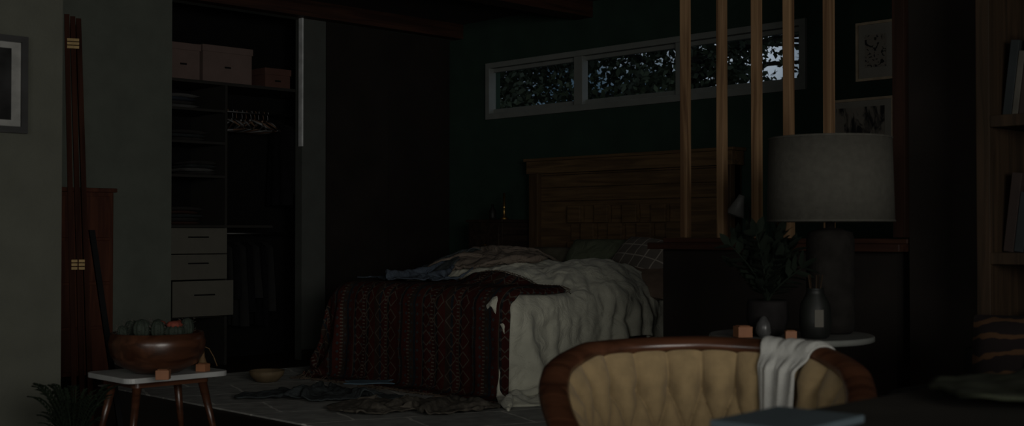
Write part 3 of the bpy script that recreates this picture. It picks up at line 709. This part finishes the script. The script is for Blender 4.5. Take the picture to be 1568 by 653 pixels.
b=MB(); b.grid(P,flip=True); b.build('tufted_back',velvet,parent=ch)
b=MB()
arc=0;prev=None;last=0
for t_ in np.linspace(-TH*.97,TH*.97,2000):
    x,y,z=rimp(t_)
    if prev: arc+=math.hypot(x-prev[0],y-prev[1])
    prev=(x,y); k=int(arc/.118+1e-6)
    if k!=last and k>0:
        last=k; q=(BZ-.40)/(z-.008-.40); f=.87+.10*q; nx_,ny_=math.sin(t_)/a_,math.cos(t_)/b_; l=math.hypot(nx_,ny_)
        c=Vector((x*f-nx_/l*.010,y*f-ny_/l*.010,BZ))
        b.lathe([(.002,-.010),(.009,-.006),(.011,0),(.009,.006),(.002,.010)],c=(c.x,c.y),n=12,zoff=c.z)
b.build('buttons',velvet,parent=ch)
n=48
def sring(f,z): return [(a_*f*math.sin(2*math.pi*i/n),b_*f*math.cos(2*math.pi*i/n)-.03,z) for i in range(n)]
b=MB(); rings=[(.5,.30),(.84,.31),(.88,.36),(.86,.42),(.75,.455),(.45,.47),(.05,.475)]
vs=[];fs=[]
for f,z in rings: vs+=sring(f,z)
for j in range(len(rings)-1):
    for i in range(n): fs.append((j*n+i,j*n+(i+1)%n,(j+1)*n+(i+1)%n,(j+1)*n+i))
b.add(vs,fs,0,True); b.build('seat_cushion',velvet,parent=ch)
b=MB()
for sx in (-1,1):
    for sy in (-1,1): b.tube([(sx*.24,sy*.2-.02,.32),(sx*.29,sy*.25-.02,0)],[.024,.013],10)
b.box((-.26,-.24,.27),(.26,.2,.31)); b.build('legs',walnut,parent=ch)
# towel draped over the rim
th0,th1=R(27),R(57); nu,nv=34,70
P=np.zeros((nv,nu,3)); R0=.052
for i in range(nu):
    u=i/(nu-1)
    for j in range(nv):
        s_=j/(nv-1)*(.46+.03*math.sin(u*4))-.20
        th=th0+(th1-th0)*(.5+(u-.5)*(1-.25*min(.25,max(0,s_))/.25))
        x,y,z=rimp(th); rx,ry=math.sin(th),math.cos(th); wob=.009*math.sin(u*17+s_*5)+.005*math.sin(u*37+s_*9)
        ah=R0*1.5
        if abs(s_)<ah:
            an=s_/ah*(math.pi/2); off=-math.sin(an)*R0; zz=z-.004+math.cos(an)*.036+wob*.3
        else:
            ins=abs(s_)-ah; off=-math.copysign(R0,s_); zz=z-.004-ins
            k=min(1,ins/.05); k=k*k*(3-2*k)
            if s_>0: off+=-.042*k-.05*ins+wob*k
            else: off+=.012*k+wob*k
        P[j,i]=(x+rx*off,y+ry*off,zz)
b=MB(); b.grid(P); b.build('towel',towelm,parent=ch,solid=.006,sub=1)

# ------------------------------------------------------------ foreground table
tb=grp('dining_table',(2.75,.86,0))
b=MB(); rounded_slab(b,-1.0,1.0,-.5,.5,.715,.75,.04); b.build('top',M('table_dark_top',(.012,.011,.009),.6,.3,4,spec=.2),parent=tb,bevel=.004)
b=MB()
for sx in (-1,1):
    for sy in (-1,1): b.tube([(sx*.88,sy*.40,.715),(sx*.92,sy*.44,0)],[.035,.02],12)
b.box((-.9,-.42,.64),(.9,.42,.714)); b.build('legs',dark_wood,parent=tb)
b=MB(); b.box((-.12,-.09,0),(.12,.09,.014),0); b.box((-.115,-.085,.003),(.125,.085,.011),1); b.build('blue_book',[bluepaper,label_m],at=(1.94,1.27,.751),rz=.06,bevel=.002)
crumple(0,0,.9,.35,0,.75,.15,M('throw_olive',(.014,.016,.010),.95,.3,20,spec=.1),'olive_throw',None,bed=False,steps=40,floor=.025,disp=((.1,.03),)).location=(2.85,1.12,.75)

# ------------------------------------------------------------ outside tree
tr=grp('garden_tree',(12.6,9.8,0))
b=MB(); b.tube([(0,0,-1.1),(.05,.1,1.5),(0,-.1,3.2),(.2,.1,5.5)],[.2,.17,.14,.08],12)
br=[]
for k in range(60):
    a=random.random()*6.28; z=random.uniform(1.4,4.6); Lb=random.uniform(1.5,5)
    p0=Vector((0,0,z)); p1=p0+Vector((math.cos(a)*Lb*.3,math.sin(a)*Lb,random.uniform(-.2,.6)*Lb*.2)); pm=(p0+p1)/2+Vector((0,0,.15))
    b.tube([p0,pm,p1],[.045,.03,.01],6); br.append((p0,pm,p1))
b.build('trunk',bark,parent=tr)
cl=[]
while len(cl)<285:
    c=np.array([rng.uniform(-1.6,1.4),rng.uniform(-2.6,4.8),rng.uniform(1.9,4.7)])
    if c[1]<-1.2 and rng.rand()<.75: continue
    cl.append(c)
nl=150; C=np.repeat(np.array(cl),nl,0)+rng.randn(285*nl,3)*np.array([.20,.22,.13])
d=rng.randn(len(C),3); d[:,2]-=.4; d/=np.linalg.norm(d,axis=1,keepdims=True)
e=np.cross(d,rng.randn(len(C),3)); e/=np.linalg.norm(e,axis=1,keepdims=True)
l=rng.uniform(.07,.13,(len(C),1))
V4=np.stack([C,C+d*l*.5+e*l*.27,C+d*l,C+d*l*.5-e*l*.27],1).reshape(-1,3)
F4=np.arange(len(V4)).reshape(-1,4)
me=bpy.data.meshes.new('leaves'); me.from_pydata(V4.tolist(),[],F4.tolist()); me.materials.append(leaf_tree); o=bpy.data.objects.new('leaves',me); S.collection.objects.link(o); o.parent=tr
boxes('garden_ground',[((8.2,-6,-1.2),(30,30,-1.1))],soil)

# ------------------------------------------------------------ light
w=bpy.data.worlds.new('sky'); S.world=w; w.use_nodes=True; nt=w.node_tree; N=nt.nodes;L=nt.links
bgn=N['Background']; tc=N.new('ShaderNodeTexCoord'); ns=N.new('ShaderNodeTexNoise'); ns.inputs['Scale'].default_value=6; L.new(tc.outputs['Generated'],ns.inputs[0])
r=N.new('ShaderNodeValToRGB'); r.color_ramp.elements[0].position=.40; r.color_ramp.elements[0].color=(.06,.11,.16,1); r.color_ramp.elements[1].position=.64; r.color_ramp.elements[1].color=(.70,.82,.95,1)
L.new(ns.outputs[0],r.inputs[0]); L.new(r.outputs[0],bgn.inputs[0]); bgn.inputs[1].default_value=.45
def area(name,sx,sy,e,col,at,rot):
    la=bpy.data.lights.new(name,'AREA'); la.shape='RECTANGLE'; la.size=sx; la.size_y=sy; la.energy=e; la.color=col
    lo=bpy.data.objects.new(name,la); S.collection.objects.link(lo); lo.location=at; lo.rotation_euler=rot
area('window_daylight',3.6,1.8,225,(1,.97,.90),(0,-3.15,1.75),(R(90),0,0))
area('rear_fill_light',3.4,1.6,56,(1,.97,.90),(-2.68,.2,1.75),(R(90),0,R(-90)))  # added fill behind the camera, brightens the pictures on the green wall

cam=bpy.data.cameras.new('camera'); co=bpy.data.objects.new('camera',cam); S.collection.objects.link(co); S.camera=co
co.location=(0,0,1.1); co.rotation_euler=(R(90.95),0,A); cam.sensor_width=36; cam.lens=43.6
cam.dof.use_dof=True; cam.dof.focus_distance=8.8; cam.dof.aperture_fstop=3.5
S.view_settings.view_transform='Standard'
